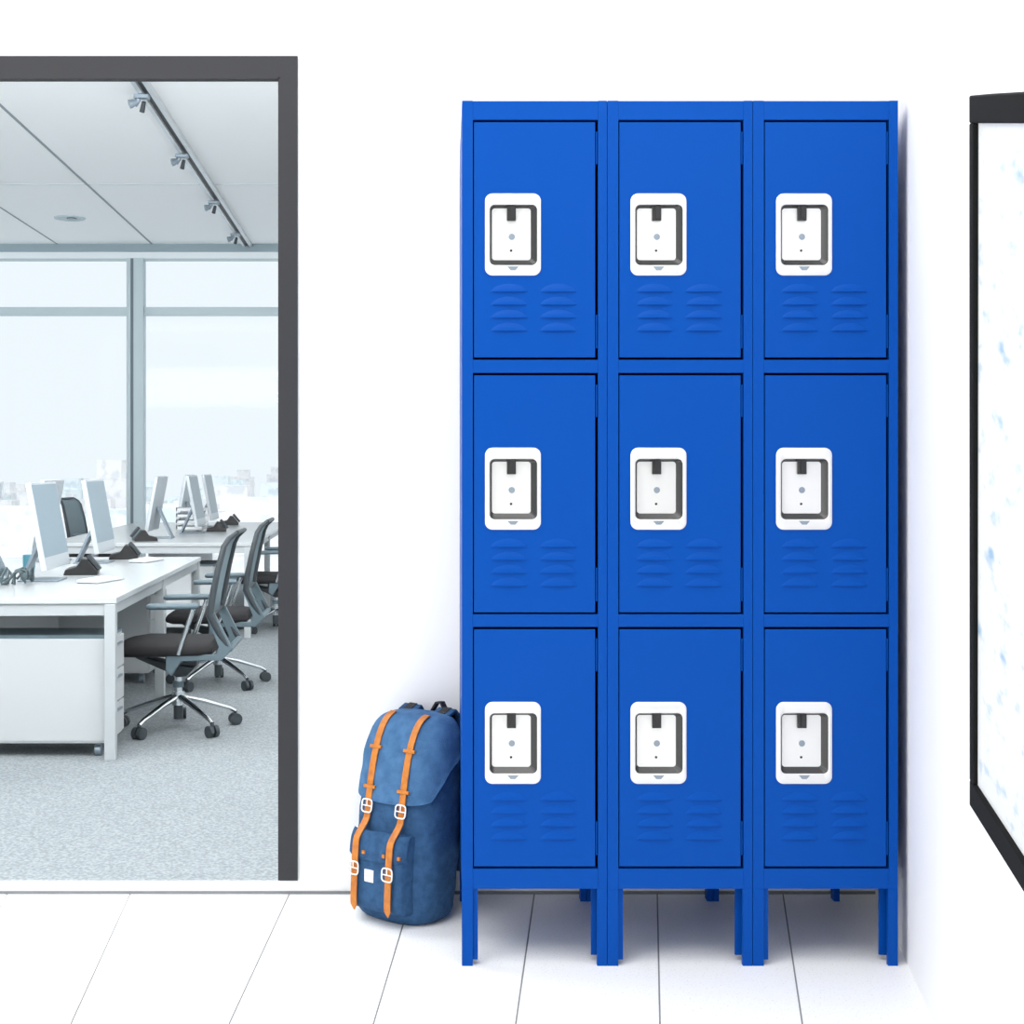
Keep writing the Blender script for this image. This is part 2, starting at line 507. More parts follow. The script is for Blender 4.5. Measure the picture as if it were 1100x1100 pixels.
def make_locker(rv):
    t = empty('locker_column')
    X = lambda p: p * PX                            # pixels from the left edge of the column
    H = fz(108)
    # carcass: side panels, top, back, shelves, face frame
    m = MB()
    th = 0.0012
    zb_ = LEGZ
    m.box(0.0004, th, 0.016, DEP, zb_, H - 0.001)
    m.box(UW - th, UW - 0.0004, 0.016, DEP, zb_, H - 0.001)
    m.box(th, UW - th, DEP - th, DEP, zb_, H - 0.001)
    m.box(th, UW - th, 0.016, DEP - th, H - 0.003, H - 0.001)
    for z in (zb_ + 0.02, fz(667), fz(394)):
        m.box(th, UW - th, 0.03, DEP - th, z, z + th)
    m.build('cabinet_body', M['blue'], t)
    m = MB()
    e = 0.0005
    m.box(e, X(12), 0, 0.016, zb_, H)
    m.box(X(146.5), UW - e, 0, 0.016, zb_, H)
    for a, b in ((108, 128.5), (386.5, 400.5), (660, 673.5), (933.5, 955)):
        m.box(X(12), X(146.5), 0.0006, 0.016, fz(b), fz(a) - (0.0006 if a == 108 else 0))
    m.build('front_frame', M['blue'], t, bevel=0.0006)
    # legs
    def foot(x0, x1, z1, y0, name='leg', ret=None):
        q = MB()
        q.box(x0, x1, y0, y0 + 0.002, 0.0, z1)
        return q
    fb = 0.006
    q = MB()                                       # front left, with a set back inner strip
    q.box(e, X(12), 0.0, 0.03, 0.0, LEGZ)
    q.box(X(12), X(17.5), 0.006, 0.03, 0.011, LEGZ)
    q.build('leg', M['blue'], t, bevel=0.0008)
    q = MB()
    q.box(X(145.5), UW - e, 0.0, 0.012, 0.0, LEGZ)
    q.box(X(140.5), UW - e, 0.03, 0.036, 0.012, LEGZ)
    q.box(UW - 0.008, UW - e, 0.012, 0.03, 0.012, LEGZ)
    q.build('leg', M['blue'], t, bevel=0.0008)
    for x0, x1 in ((e, 0.014), (UW - 0.014, UW - e)):
        q = MB()
        q.box(x0, x1, DEP - 0.03, DEP, 0.0, LEGZ)
        q.build('leg', M['blue'], t, bevel=0.0008)
    for k, (ya, yb, pa, pb, lv) in enumerate(rows):
        d = empty('door')
        d.parent = t
        xa, xb = X(13.2), X(143.3)
        za, zb2 = fz(yb - 1.2), fz(ya + 1.2)
        # pressed steel sheet with a rounded cut-out for the handle, lips folded back all round
        cx, cz = X(55), fz((pa + pb) / 2)
        hx, hz = 27 * PX, 41 * PX
        m = MB()
        out = []
        inn = rrect(cx, cz, hx, hz, 0.012, 0.001, 5)
        for p in inn:
            dx, dz = p.x - cx, p.z - cz
            out.append(p)
        # outer outline points matched to the inner ones by casting rays to the door edge
        ext = []
        for p in inn:
            dx, dz = p.x - cx, p.z - cz
            s = 1e9
            if dx > 1e-6: s = min(s, (xb - cx) / dx)
            if dx < -1e-6: s = min(s, (xa - cx) / dx)
            if dz > 1e-6: s = min(s, (zb2 - cz) / dz)
            if dz < -1e-6: s = min(s, (za - cz) / dz)
            ext.append([cx + dx * s, cz + dz * s, s])
        corners = [(xb, zb2), (xa, zb2), (xa, za), (xb, za)]
        import bisect
        bm = m.bm
        vi = [bm.verts.new(p) for p in inn]
        ve = [bm.verts.new((q_[0], 0.001, q_[1])) for q_ in ext]
        n = len(vi)
        ang = lambda x, z: math.atan2(z - cz, x - cx) % (2 * math.pi)
        outline = []
        for i in range(n):
            j = (i + 1) % n
            a0, a1 = ang(ext[i][0], ext[i][1]), ang(ext[j][0], ext[j][1])
            if a1 <= a0: a1 += 2 * math.pi
            mid = None
            for c_ in corners:
                ac = ang(*c_)
                for aa in (ac, ac + 2 * math.pi):
                    if a0 + 1e-5 < aa < a1 - 1e-5:
                        mid = c_
            outline.append(ve[i])
            if mid:
                vm = bm.verts.new((mid[0], 0.001, mid[1]))
                bm.faces.new((vi[i], ve[i], vm, ve[j], vi[j]))
                outline.append(vm)
            else:
                bm.faces.new((vi[i], ve[i], ve[j], vi[j]))
        back = [bm.verts.new((v.co.x, 0.016, v.co.z)) for v in outline]
        for i in range(len(outline)):
            j = (i + 1) % len(outline)
            bm.faces.new((outline[i], outline[j], back[j], back[i]))
        dp = m.build('door_panel', M['blue'], t)
        dp.name = 'door'
        dp.parent = t
        bpy.data.objects.remove(d)
        d = dp
        # dark interior liner right behind the gap is the carcass itself
        # steel handle plate: raised rim with a sunk cup
        m = MB()
        R0 = rrect(cx, cz, 30 * PX, 44 * PX, 0.0155, 0.001, 7)
        R1 = rrect(cx, cz, 30 * PX, 44 * PX, 0.0155, -0.0012, 7)
        R2 = rrect(cx, cz, 28.8 * PX, 42.8 * PX, 0.0145, -0.0030, 7)
        ccx, ccz = X(55.5), cz - 0.5 * PX
        R3 = rrect(ccx, ccz, 26.2 * PX, 33.2 * PX, 0.0105, -0.0030, 7)
        R4 = rrect(ccx, ccz, 25.4 * PX, 32.4 * PX, 0.0100, -0.0015, 7)
        m.rings([R0, R1, R2, R3, R4], cap=False)
        m.build('handle_plate', M['steel'], d, smooth=True)
        m = MB()
        ix, iz = X((32 + 75) / 2), cz + 1.2 * PX
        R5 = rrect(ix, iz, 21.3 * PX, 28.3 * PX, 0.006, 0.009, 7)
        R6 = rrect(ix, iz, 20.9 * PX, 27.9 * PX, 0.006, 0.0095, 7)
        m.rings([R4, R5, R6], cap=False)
        m.build('cup_wall', M['painted_dark'], d, smooth=True)
        m = MB()
        m.rings([R6, [p + Vector((0, 0.001, 0)) for p in R6]])
        m.build('cup_floor', M['steel'], d)
        m = MB()                                   # black latch finger at the top of the cup
        lx = X(53.5)
        m.box(lx - 4.8 * PX, lx + 4.8 * PX, 0.002, 0.0095, cz + 15.5 * PX, cz + 31 * PX)
        m.box(lx - 1.5 * PX, lx + 4.0 * PX, 0.000, 0.008, cz + 16.5 * PX, cz + 31 * PX)
        m.build('latch', M['blackplastic'], d, bevel=0.0008)
        m = MB()
        m.cyl((X(54), 0.0097, cz - 1.5 * PX), (X(54), 0.0082, cz - 1.5 * PX), 3.4 * PX)
        m.build('rivet', M['stand'], d, bevel=0.0008)
        m = MB()
        m.cyl((X(53.2), 0.0097, cz - 16.5 * PX), (X(53.2), 0.0090, cz - 16.5 * PX), 1.4 * PX, 12)
        m.build('screw_hole', M['painted_dark'], d)
        m = MB()                                   # small padlock notch on the lower rim
        m.prism([(X(49), -0.0031, cz - 34.5 * PX), (X(61), -0.0031, cz - 34.5 * PX), (X(57.5), -0.0031, cz - 38.5 * PX), (X(52.5), -0.0031, cz - 38.5 * PX)], (0, -0.0006, 0))
        m.build('padlock_notch', M['stand'], d)
        # louvres: pressed half lenses, open along the bottom edge
        for c0, c1 in ((31, 71), (84, 124)):
            for r_ in range(4):
                zl = fz(lv + 4.5 + 14.0 * r_)
                xa_, xb_ = X(c0), X(c1)
                rowsg = []
                nu, nv = 14, 5
                for v in range(nv + 1):
                    line = []
                    for u in range(nu + 1):
                        uu = u / nu
                        x = xa_ + (xb_ - xa_) * uu
                        arch = max(0.0, math.sin(math.pi * uu)) ** 0.55
                        hh = 9.0 * PX * arch
                        z = zl + hh * v / nv
                        s = math.sin(math.pi * uu) ** 0.5 if 0 < uu < 1 else 0
                        y = 0.001 - 0.0042 * s * math.cos(math.pi / 2 * v / nv) ** 0.9
                        line.append((x, min(y, 0.0009), z))
                    rowsg.append(line)
                line = [(p[0], 0.0009, p[2] + 0.0006) for p in rowsg[0]]
                rowsg.insert(0, line)
                m = MB()
                m.grid(rowsg)
                m.build('louvre', M['blue'], d, smooth=True)
        # hinges on the right of the door
        for ha, hb in ((11, 46), (208, 244)):
            m = MB()
            hxp = X(145.0)
            m.cyl((hxp, 0.004, fz(ya + hb)), (hxp, 0.004, fz(ya + ha)), 0.0017, 12)
            m.box(hxp - 0.001, hxp + 0.001, 0.004, 0.016, fz(ya + hb), fz(ya + ha))
            m.build('hinge', M['blue'], d)
    return t


lk = make_locker(rows)
names = ['blue three-door metal locker column, leftmost of three, next to the backpack',
         'blue three-door metal locker column standing between the two other columns',
         'blue three-door metal locker column, rightmost of three, beside the white side wall']
for i in range(3):
    o = lk if i == 0 else copy_tree(lk)
    o.location = (fx(496) + i * UW, DF, 0)
    tag(o, names[i], 'locker', 'blue metal locker columns')

# ------------------------------------------------------------------ backpack
PB = empty('backpack', (-0.092, 3.175, 0.0), R(-37))
tag(PB, 'blue canvas backpack with tan leather straps standing beside the blue lockers', 'backpack')
# profile: height, half width, half depth, shift towards the back
PROF = [(0.000, .088, .066, .000), (0.010, .104, .080, .000), (0.035, .113, .088, .000), (0.10, .118, .090, .004),
        (0.18, .119, .090, .010), (0.26, .118, .086, .018), (0.33, .116, .081, .026), (0.38, .112, .074, .033),
        (0.415, .104, .064, .040), (0.437, .090, .051, .046), (0.449, .068, .035, .051), (0.453, .035, .017, .054)]


def prof(t):                                       # t in 0..1 along the profile
    u = t * (len(PROF) - 1)
    i = min(int(u), len(PROF) - 2)
    f = u - i
    p0, p1, p2, p3 = PROF[max(i - 1, 0)], PROF[i], PROF[i + 1], PROF[min(i + 2, len(PROF) - 1)]
    return [0.5 * ((2 * b) + (-a + c) * f + (2 * a - 5 * b + 4 * c - d) * f * f + (-a + 3 * b - 3 * c + d) * f ** 3)
            for a, b, c, d in zip(p0, p1, p2, p3)]


def tz(z):                                         # profile parameter at height z
    lo, hi = 0.0, 1.0
    for _ in range(40):
        mi = (lo + hi) / 2
        if prof(mi)[0] < z: lo = mi
        else: hi = mi
    return lo


NE = 2.7


def surf(t, th, off=0.0):
    z, a, b, c = prof(t)
    a += off; b += off
    ct, st = math.cos(th), math.sin(th)
    wr = 0.0022 * math.sin(5 * th + 9 * z * 6) * math.sin(z * 40) * (1 if 0.03 < z < 0.42 else 0)
    return Vector(((a + wr) * math.copysign(abs(ct) ** (2 / NE), ct), c + (b + wr) * math.copysign(abs(st) ** (2 / NE), st), z + off * min(1, max(0, (z - 0.38) / 0.06))))


def front(x, t, off=0.0):                          # point of the front surface at lateral position x
    z, a, b, c = prof(t)
    a += off; b += off
    q = max(0.0, 1 - abs(x / a) ** NE) ** (1 / NE)
    return Vector((x, c - b * q, z + off * min(1, max(0, (z - 0.38) / 0.06))))


m = MB()
NT = 64
m.rings([[surf(t / 44, 2 * math.pi * k / NT) for k in range(NT)] for t in range(45)])
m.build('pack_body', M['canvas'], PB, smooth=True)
# flap over the top, lower edge dips at the front and climbs to the back
m = MB()
cols = []
NC = 72
NRW = 26
grid = []
for k in range(NC + 1):
    th = 2 * math.pi * k / NC
    s = -math.sin(th)                              # 1 at the front, -1 at the back
    if s > 0.55: zbm = 0.268 + 0.012 * (1 - min(1, (s - 0.55) / 0.45))
    else: zbm = 0.280 + 0.095 * min(1.0, (0.55 - s) / 0.75) ** 0.9
    t0 = tz(zbm)
    grid.append([surf(t0 + (0.985 - t0) * j / NRW, th, 0.0055 + (0.002 if j == 0 else 0)) for j in range(NRW + 1)])
rowsg = [[grid[k][j] for k in range(NC)] for j in range(NRW + 1)]
lip = [surf(tz(g[0].z) , 2 * math.pi * k / NC, 0.0005) for k, g in enumerate(grid[:NC])]
m.rings([lip] + rowsg, cap=False)
m.bm.faces.ensure_lookup_table()
m.bm.verts.ensure_lookup_table()
last = m.bm.verts[-NC:]
m.bm.faces.new(last)
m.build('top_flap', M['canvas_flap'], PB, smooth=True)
# front pocket with its own flap
PW = 0.080


def pocket_front(x, z, off=0.0):                   # outward distance profile of the pocket
    z0, z1 = 0.028, 0.205
    u = abs(x) / (PW + off)
    v = (z - (z0 + z1) / 2) / ((z1 - z0) / 2 + off)
    f = max(0, 1 - u ** 8) ** 0.3 * max(0, 1 - abs(v) ** 6) ** 0.35
    tt = tz(min(max(z, 0.01), 0.4))
    base = front(x, tt)
    base.y += (front(0.03, tt).y - base.y) * 0.75 * f
    return base + Vector((0, -(0.029 * f + off), 0))


m = MB()
m.grid([[pocket_front(-PW + 2 * PW * i / 30, 0.028 + 0.177 * j / 30) + (Vector((0, 0.004, 0)) if i in (0, 30) or j in (0, 30) else Vector())
         for i in range(31)] for j in range(31)])
m.build('front_pocket', M['canvas'], PB, smooth=True)
pk = PB.children[-1]
m = MB()
gr = []
for j in range(13):
    gr.append([])
    for i in range(31):
        x = -PW - 0.002 + 2 * (PW + 0.002) * i / 30
        zlow = 0.142 + 0.010 * (abs(x) / PW) ** 2
        z = zlow + (0.207 - zlow) * j / 12
        gr[-1].append(pocket_front(x, z, 0.0045) + (Vector((0, 0.004, 0)) if j == 0 else Vector()))
m.grid(gr)
m.build('pocket_flap', M['canvas'], PB, smooth=True)


def ribbon(path, nrm, wd, thk=0.003):
    """strip along path; width along local x"""
    rings = []
    for p, n in zip(path, nrm):
        n = n.normalized()
        s = Vector((1, 0, 0)) * wd / 2
        rings.append([p - s, p + s, p + s + n * thk, p - s + n * thk])
    return MB().rings(rings)


def strap_path(x, ta, tb, n, offs):
    path = []
    for i in range(n + 1):
        t = ta + (tb - ta) * i / n
        z = prof(t)[0]
        p = front(x, t, offs(z))
        path.append(p)
    nr = []
    for i in range(n + 1):
        d = path[min(i + 1, n)] - path[max(i - 1, 0)]
        nr.append(Vector((0, -d.z, d.y)))
    return path, nr


for sx in (-1, 1):
    xs = sx * 0.049

    def offs(z):
        base = 0.007 if z > 0.27 else 0.006
        if z < 0.235:
            v = min(1.0, (0.235 - z) / 0.05)
            v = v * v * (3 - 2 * v)
            base = 0.006 + v * 0.031
        if z < 0.05:
            base -= 0.008 * (0.05 - z) / 0.05
        return base
    path, nr = strap_path(xs, tz(0.045), 0.93, 70, offs)
    st = ribbon(path, nr, 0.0175, 0.003).build('leather_strap', M['leather'], PB, bevel=0.0008)
    # pointed strap end
    p = path[0]
    m = MB().prism([p + Vector((-0.00875, 0, 0)), p + Vector((0.00875, 0, 0)), p + Vector((0, 0.002, -0.014))], (0, -0.003, 0))
    m.build('strap_tip', M['leather'], st)

    def near(z):
        return min(range(len(path)), key=lambda i: abs(path[i].z - z))
    for zq in (0.385, 0.300):                      # cross keepers on the flap
        i = near(zq)
        p = path[i]
        n = nr[i].normalized()
        tdir = (path[i + 1] - path[i - 1]).normalized() * 0.0038
        m = MB()
        c = [p + Vector((dx, 0, 0)) + tdir * s_ for dx, s_ in ((-0.0165, -1), (0.0165, -1), (0.0165, 1), (-0.0165, 1))]
        m.prism(c, n * 0.0055)
        m.build('strap_keeper', M['leather'], st, bevel=0.001)
    for zq in (0.252, 0.128):                      # pale metal buckles
        i = near(zq)
        p = path[i] + nr[i].normalized() * 0.0045
        td = (path[i + 1] - path[i - 1]).normalized()
        n = nr[i].normalized()
        pts = []
        for k in range(24):
            a = 2 * math.pi * k / 24
            ca, sa = math.cos(a), math.sin(a)
            pts.append(p + Vector((1, 0, 0)) * 0.0145 * math.copysign(abs(ca) ** 0.5, ca) + td * 0.0145 * math.copysign(abs(sa) ** 0.5, sa) + n * 0.002)
        bk = MB().tube(pts, 0.0017, 8, closed=True)
        bk.cyl(p - Vector((1, 0, 0)) * 0.0145 + n * 0.002, p + Vector((1, 0, 0)) * 0.0145 + n * 0.002, 0.0014, 8)
        bk.cyl(p + n * 0.0025, p + td * 0.013 + n * 0.003, 0.0012, 8)
        bk.build('buckle', M['whitemetal'], st, smooth=True)
    for dx in ((0.022,) if sx < 0 else (-0.018, 0.022)):   # little leather tabs beside the strap on the pocket flap
        q = pocket_front(xs + dx, 0.163, 0.006)
        MB().box(q.x - 0.004, q.x + 0.004, q.y - 0.002, q.y + 0.003, q.z - 0.004, q.z + 0.004).build('leather_tab', M['leather'], PB, bevel=0.0008)
q = pocket_front(-0.012, 0.112, 0.001)
lb = MB().box(q.x - 0.0125, q.x + 0.0125, q.y - 0.001, q.y + 0.002, q.z - 0.0135, q.z + 0.0135).build('label_patch', M['labelwhite'], PB)
m = MB()
for k in range(5):
    m.box(q.x - 0.0070 + 0.003 * k, q.x - 0.0050 + 0.003 * k, q.y - 0.0014, q.y - 0.001, q.z - 0.0008, q.z + 0.0010)
m.build('label_lettering', M['ink'], lb)
# grab loop and shoulder straps at the back of the top
m = MB()
zt = 0.440
pts = [(-0.022, 0.098, zt - 0.001), (-0.019, 0.103, zt + 0.022), (-0.008, 0.105, zt + 0.040), (0.006, 0.105, zt + 0.041), (0.017, 0.103, zt + 0.024), (0.020, 0.098, zt)]
sm = []
for i in range(len(pts) - 1):
    for k in range(5):
        f = k / 5
        sm.append(Vector(pts[i]).lerp(Vector(pts[i + 1]), f))
sm.append(Vector(pts[-1]))
rings = []
for i, p in enumerate(sm):
    d = (sm[min(i + 1, len(sm) - 1)] - sm[max(i - 1, 0)]).normalized()
    n = Vector((d.z, 0, -d.x)).normalized() * 0.0022
    s = Vector((0, 1, 0)) * 0.008
    rings.append([p - s - n, p + s - n, p + s + n, p - s + n])
m.rings(rings)
m.build('grab_loop', M['webbing'], PB, smooth=True).location = (0.022, 0, -0.006)
for sx in (-1, 1):
    m = MB()
    pp = [(sx * 0.050, 0.070, 0.452), (sx * 0.051, 0.095, 0.462), (sx * 0.054, 0.110, 0.446), (sx * 0.056, 0.114, 0.40),
          (sx * 0.062, 0.113, 0.30), (sx * 0.070, 0.106, 0.18), (sx * 0.076, 0.097, 0.09)]
    rings = []
    for i, p in enumerate(pp):
        p = Vector(p)
        d = (Vector(pp[min(i + 1, len(pp) - 1)]) - Vector(pp[max(i - 1, 0)])).normalized()
        n = Vector((0, -d.z, d.y)).normalized() * 0.004
        s = Vector((1, 0, 0)) * 0.026
        rings.append([p - s - n, p + s - n, p + s + n, p - s + n])
    m.rings(rings)
    sh = m.build('shoulder_strap', M['canvas'], PB, bevel=0.002)
    m = MB()
    rings = []
    for i, p in enumerate(pp[:5]):
        p = Vector(p)
        d = (Vector(pp[min(i + 1, len(pp) - 1)]) - Vector(pp[max(i - 1, 0)])).normalized()
        n = Vector((0, -d.z, d.y)).normalized() * 0.0055
        s = Vector((1, 0, 0)) * 0.011
        rings.append([p - s - n, p + s - n, p + s + n, p - s + n])
    m.rings(rings)
    m.build('webbing_strip', M['webbing'], sh)

# ------------------------------------------------------------------ board on the right wall
d1 = Vector((585 - CX, F, CY - 130)).normalized()    # along the long edges, away from the camera
sx_ = 1044.5 - CX
a_ = -(CY - 130) / ((585 - CX) * sx_ + F * F)
d2 = Vector((a_ * sx_, a_ * F, 1)).normalized()      # up along the short edges
dbd = (XR(0) - 0.095) / (sx_ / F - SL)
c0 = px(1044.5, 864.6, dbd)                           # lower far corner
# height so that the upper far corner falls on picture row 102.4
lo, hi = 0.3, 3.0
for _ in range(50):
    mi = (lo + hi) / 2
    q = c0 + d2 * mi
    if CY - (q.z - E) * F / q.y > 102.4: lo = mi
    else: hi = mi
BH = lo
BL = 0.50
nrm = d1.cross(d2).normalized()
if nrm.x > 0: nrm = -nrm                              # towards the room
rot = Matrix((-d1, nrm, d2)).transposed()
if rot.determinant() < 0:
    rot = Matrix((-d1, nrm, d2)).transposed()
B0 = empty('whiteboard')
B0.matrix_world = Matrix.Translation(c0) @ Matrix((( -d1.x, nrm.x, d2.x, 0), (-d1.y, nrm.y, d2.y, 0), (-d1.z, nrm.z, d2.z, 0), (0, 0, 0, 1)))
tag(B0, 'white board with faint blue notes in a black frame on the right wall', 'whiteboard')
fwid = 0.036
m = MB()
m.box(0.003, BL - 0.003, -0.014, -0.002, 0.003, BH - 0.003)
m.build('board_panel', M['board'], B0)
m = MB()
m.box(0, BL, -0.022, 0.004, 0, fwid)
m.box(0, BL, -0.022, 0.004, BH - fwid * 0.85, BH)
m.box(0, fwid * 0.45, -0.022, 0.004, fwid, BH - fwid * 0.85)
m.box(BL - fwid, BL, -0.022, 0.004, fwid, BH - fwid * 0.85)
m.build('board_frame', M['boardframe'], B0, bevel=0.002)
m = MB()                                              # wall bracket behind the tilted board
ctr = Vector((BL * 0.4, -0.022, BH * 0.55))
m.box(ctr.x - 0.08, ctr.x + 0.08, -0.034, -0.022, ctr.z - 0.08, ctr.z + 0.08)
m.cyl((ctr.x, -0.03, ctr.z), (ctr.x, -0.085, ctr.z), 0.02)
m.build('wall_bracket', M['boardframe'], B0)

# ------------------------------------------------------------------ office furniture
TH = -0.04                                           # the rows drift a little to the left as they recede
HTOP = 142 * (F * EO / 317) / F                      # desk top below eye
ZD = E - HTOP                                        # desk top level
DR = F * EO / 317                                    # near end of the first bench


def bench(X1, y0, y1, wd, label, legs, name='bench_desk'):
    o = empty(name, (X1, y0, ZO), math.atan(-TH))
    L = (y1 - y0)
    H = ZD - ZO
    MB().box(-wd, 0, 0, L, H - 0.028, H).build('desktop', M['desktop'], o, bevel=0.003)
    MB().box(-wd + 0.02, -0.012, 0.012, 0.05, H - 0.082, H - 0.030).build('apron', M['deskframe'], o)
    for rx in (-0.055, -wd + 0.015):
        MB().box(rx, rx + 0.04, 0.05, L - 0.05, H - 0.078, H - 0.030).build('side_rail', M['deskframe'], o)
    for ly in legs:
        for lx in (-0.055, -wd + 0.005):
            MB().box(lx, lx + 0.05, ly, ly + 0.05, 0, H - 0.03).build('leg', M['deskframe'], o, bevel=0.002)
    MB().box(-wd / 2 - 0.012, -wd / 2 + 0.012, 0.1, L - 0.1, 0.32, H - 0.03).build('modesty_panel', M['cabinet'], o)
    return o


X1 = (125 - CX) * DR / F
b1 = bench(X1, DR, 9.06, 1.60, '', (0.0, 1.35, 2.74))
tag(b1, 'long white bench desk nearest to the doorway, storage cabinet under its end', 'desk', 'white bench desks')
D2 = F * HTOP / 83
X2 = (270 - CX) * D2 / F
b2 = bench(X2, D2, 14.6, 1.6, '', (0.0, 1.7, 3.8))
tag(b2, 'long white bench desk farther back by the window, behind the first bench', 'desk', 'white bench desks')


def pedestal(x0, x1, y0, y1, label):
    o = empty('storage_cabinet', ((x0 + x1) / 2, (y0 + y1) / 2, ZO))
    hw, hd = (x1 - x0) / 2, (y1 - y0) / 2
    H = 0.56
    MB().box(-hw, hw, -hd, hd, 0.065, H - 0.015).build('body', M['cabinet'], o, bevel=0.003)
    MB().box(-hw, hw, -hd, hd, H - 0.015, H).build('top_panel', M['cabtop'], o)
    MB().box(-hw + 0.012, hw - 0.004, -hd - 0.004, -hd, 0.075, H - 0.02).build('front_panel', M['cabinet'], o, bevel=0.0015)
    for k in range(3):
        z0 = 0.08 + k * 0.155
        dr = MB().box(hw, hw + 0.012, -hd + 0.01, hd - 0.01, z0, z0 + 0.148).build('drawer', M['cabinet'], o, bevel=0.002)
        MB().box(hw + 0.012, hw + 0.024, -0.06, 0.06, z0 + 0.11, z0 + 0.12).build('handle', M['stand'], dr)
    for sx in (-1, 1):
        for sy in (-1, 1):
            cx, cy = sx * (hw - 0.05), sy * (hd - 0.05)
            m = MB()
            m.cyl((cx - 0.014, cy, 0.026), (cx + 0.014, cy, 0.026), 0.026)
            m.cyl((cx - 0.012, cy - 0.001, 0.026), (cx + 0.012, cy + 0.001, 0.026), 0.02)
            m.box(cx - 0.01, cx + 0.01, cy - 0.01, cy + 0.01, 0.04, 0.066)
            m.build('caster', M['stand'], o)
    return tag(o, label, 'cabinet', 'mobile storage cabinets')


pedestal(-2.32, (114.5 - CX) * (DR + 0.06) / F, DR + 0.065, DR + 0.36, 'light grey storage cabinet on casters under the near end of the front bench desk')
pedestal(-2.45, -1.82, 8.45, 8.95, 'light grey storage cabinet under the far end of the front bench desk')
pedestal(X2 - 0.82, X2 - 0.32, D2 + 0.15, D2 + 0.65, 'light grey storage cabinet under the near right end of the rear bench desk')
pedestal(X2 - 1.50, X2 - 1.0, D2 + 0.15, D2 + 0.65, 'light grey storage cabinet under the near left end of the rear bench desk')


# monitors: all-in-one computers, facing +x in the local frame
def make_monitor():
    o = empty('desktop_computer')
    W_, H_ = 0.52, 0.45
    lean = 0.18
    # local frame: width along y, screen faces +x, lower edge 7 cm over the desk
    up = Vector((-math.sin(lean), 0, math.cos(lean)))
    n = Vector((math.cos(lean), 0, math.sin(lean)))
    p0 = Vector((0, 0, 0.07))
    def slab(z0, z1, t0, t1, y0, y1):
        q = []
        for t, z in ((t0, z0), (t1, z0), (t1, z1), (t0, z1)):
            q.append(p0 + up * z + n * t)
        a = [Vector((v.x, y0, v.z)) for v in q]
        b = [Vector((v.x, y1, v.z)) for v in q]
        return MB().rings([a, b])
    slab(0, H_, -0.028, 0, -W_ / 2, W_ / 2).build('casing', M['alu'], o, bevel=0.003)
    slab(0.065, H_ - 0.012, 0.0002, 0.0018, -W_ / 2 + 0.01, W_ / 2 - 0.01).build('screen', M['screen'], o)
    m = MB()
    m.box(-0.19, 0.02, -0.10, 0.10, 0, 0.008)
    a = [Vector((-0.19, -0.06, 0.004)), Vector((-0.175, -0.06, 0.004)), Vector((-0.055, -0.05, 0.26)), Vector((-0.075, -0.05, 0.26))]
    b = [Vector((v.x, -v.y, v.z)) for v in a]
    m.rings([a, b])
    m.build('stand', M['stand'], o, bevel=0.002)
    return o


mon = make_monitor()
ROT = math.atan(-TH)
mons = [(-2.02, 7.21, 0, 'silver all-in-one computer on the front bench, nearest, its grey screen turned to the aisle'),
        (-2.085, 8.52, 0, 'silver all-in-one computer on the front bench, at its far end, screen turned to the aisle'),
        (-2.60, 7.55, 1, 'silver all-in-one computer at the left picture edge, turned away from the aisle'),
        (-2.56, 8.66, 1, 'silver all-in-one computer half hidden behind the nearest one, turned away from the aisle'),
        (-2.15, 12.20, 0, 'silver all-in-one computer on the rear bench in front of the white file trays'),
        (-2.26, 13.60, 0, 'silver all-in-one computer at the far end of the rear bench, screen turned to the aisle'),
        (-2.44, 11.40, 1, 'silver all-in-one computer on the rear bench beside the window post, turned away from the aisle'),
        (-2.52, 13.10, 1, 'silver all-in-one computer on the rear bench behind the file trays, turned away from the aisle')]
for i, (x, y, back, lab) in enumerate(mons):
    o = mon if i == 0 else copy_tree(mon)
    o.location = (x, y, ZD)
    o.rotation_euler = (0, 0, ROT + (math.pi if back else 0))
    tag(o, lab, 'computer', 'all-in-one computers on the bench desks')


def make_phone():
    o = empty('desk_phone')
    prof_ = [(-0.10, 0), (0.08, 0), (0.085, 0.02), (0.03, 0.085), (0.00, 0.09), (-0.03, 0.045), (-0.09, 0.03)]
    MB().prism([(a, -0.09, b) for a, b in prof_], (0, 0.18, 0)).build('phone_body', M['blackplastic'], o, bevel=0.004)
    m = MB()
    a = [Vector((0.085, -0.085, 0.025)), Vector((0.105, -0.085, 0.035)), Vector((0.04, -0.085, 0.115)), Vector((0.02, -0.085, 0.10))]
    m.rings([a, [v + Vector((0, 0.05, 0)) for v in a]])
    m.build('handset', M['chairdark'], o, bevel=0.005)
    m = MB()
    a = [Vector((0.083, -0.02, 0.027)), Vector((0.086, -0.02, 0.029)), Vector((0.036, -0.02, 0.088)), Vector((0.033, -0.02, 0.086))]
    m.rings([a, [v + Vector((0, 0.09, 0)) for v in a]])
    m.build('keypad', M['chairgrey'], o)
    return o


ph = make_phone()
for i, (x, y, rz, lab) in enumerate([(-2.00, 7.62, 10, 'black desk phone at the foot of the nearest computer on the front bench'),
                                 (-2.06, 8.88, 10, 'black desk phone at the far end of the front bench'),
                                 (-2.40, 10.98, 200, 'black desk phone at the near left of the rear bench beside the window post'),
                                 (-2.08, 12.58, 10, 'black desk phone in the middle of the rear bench'),
                                 (-2.18, 13.98, 10, 'black desk phone at the far right end of the rear bench')]):
    o = ph if i == 0 else copy_tree(ph)
    o.location = (x, y, ZD)
    o.rotation_euler = (0, 0, R(rz))
    tag(o, lab, 'phone', 'black desk phones')


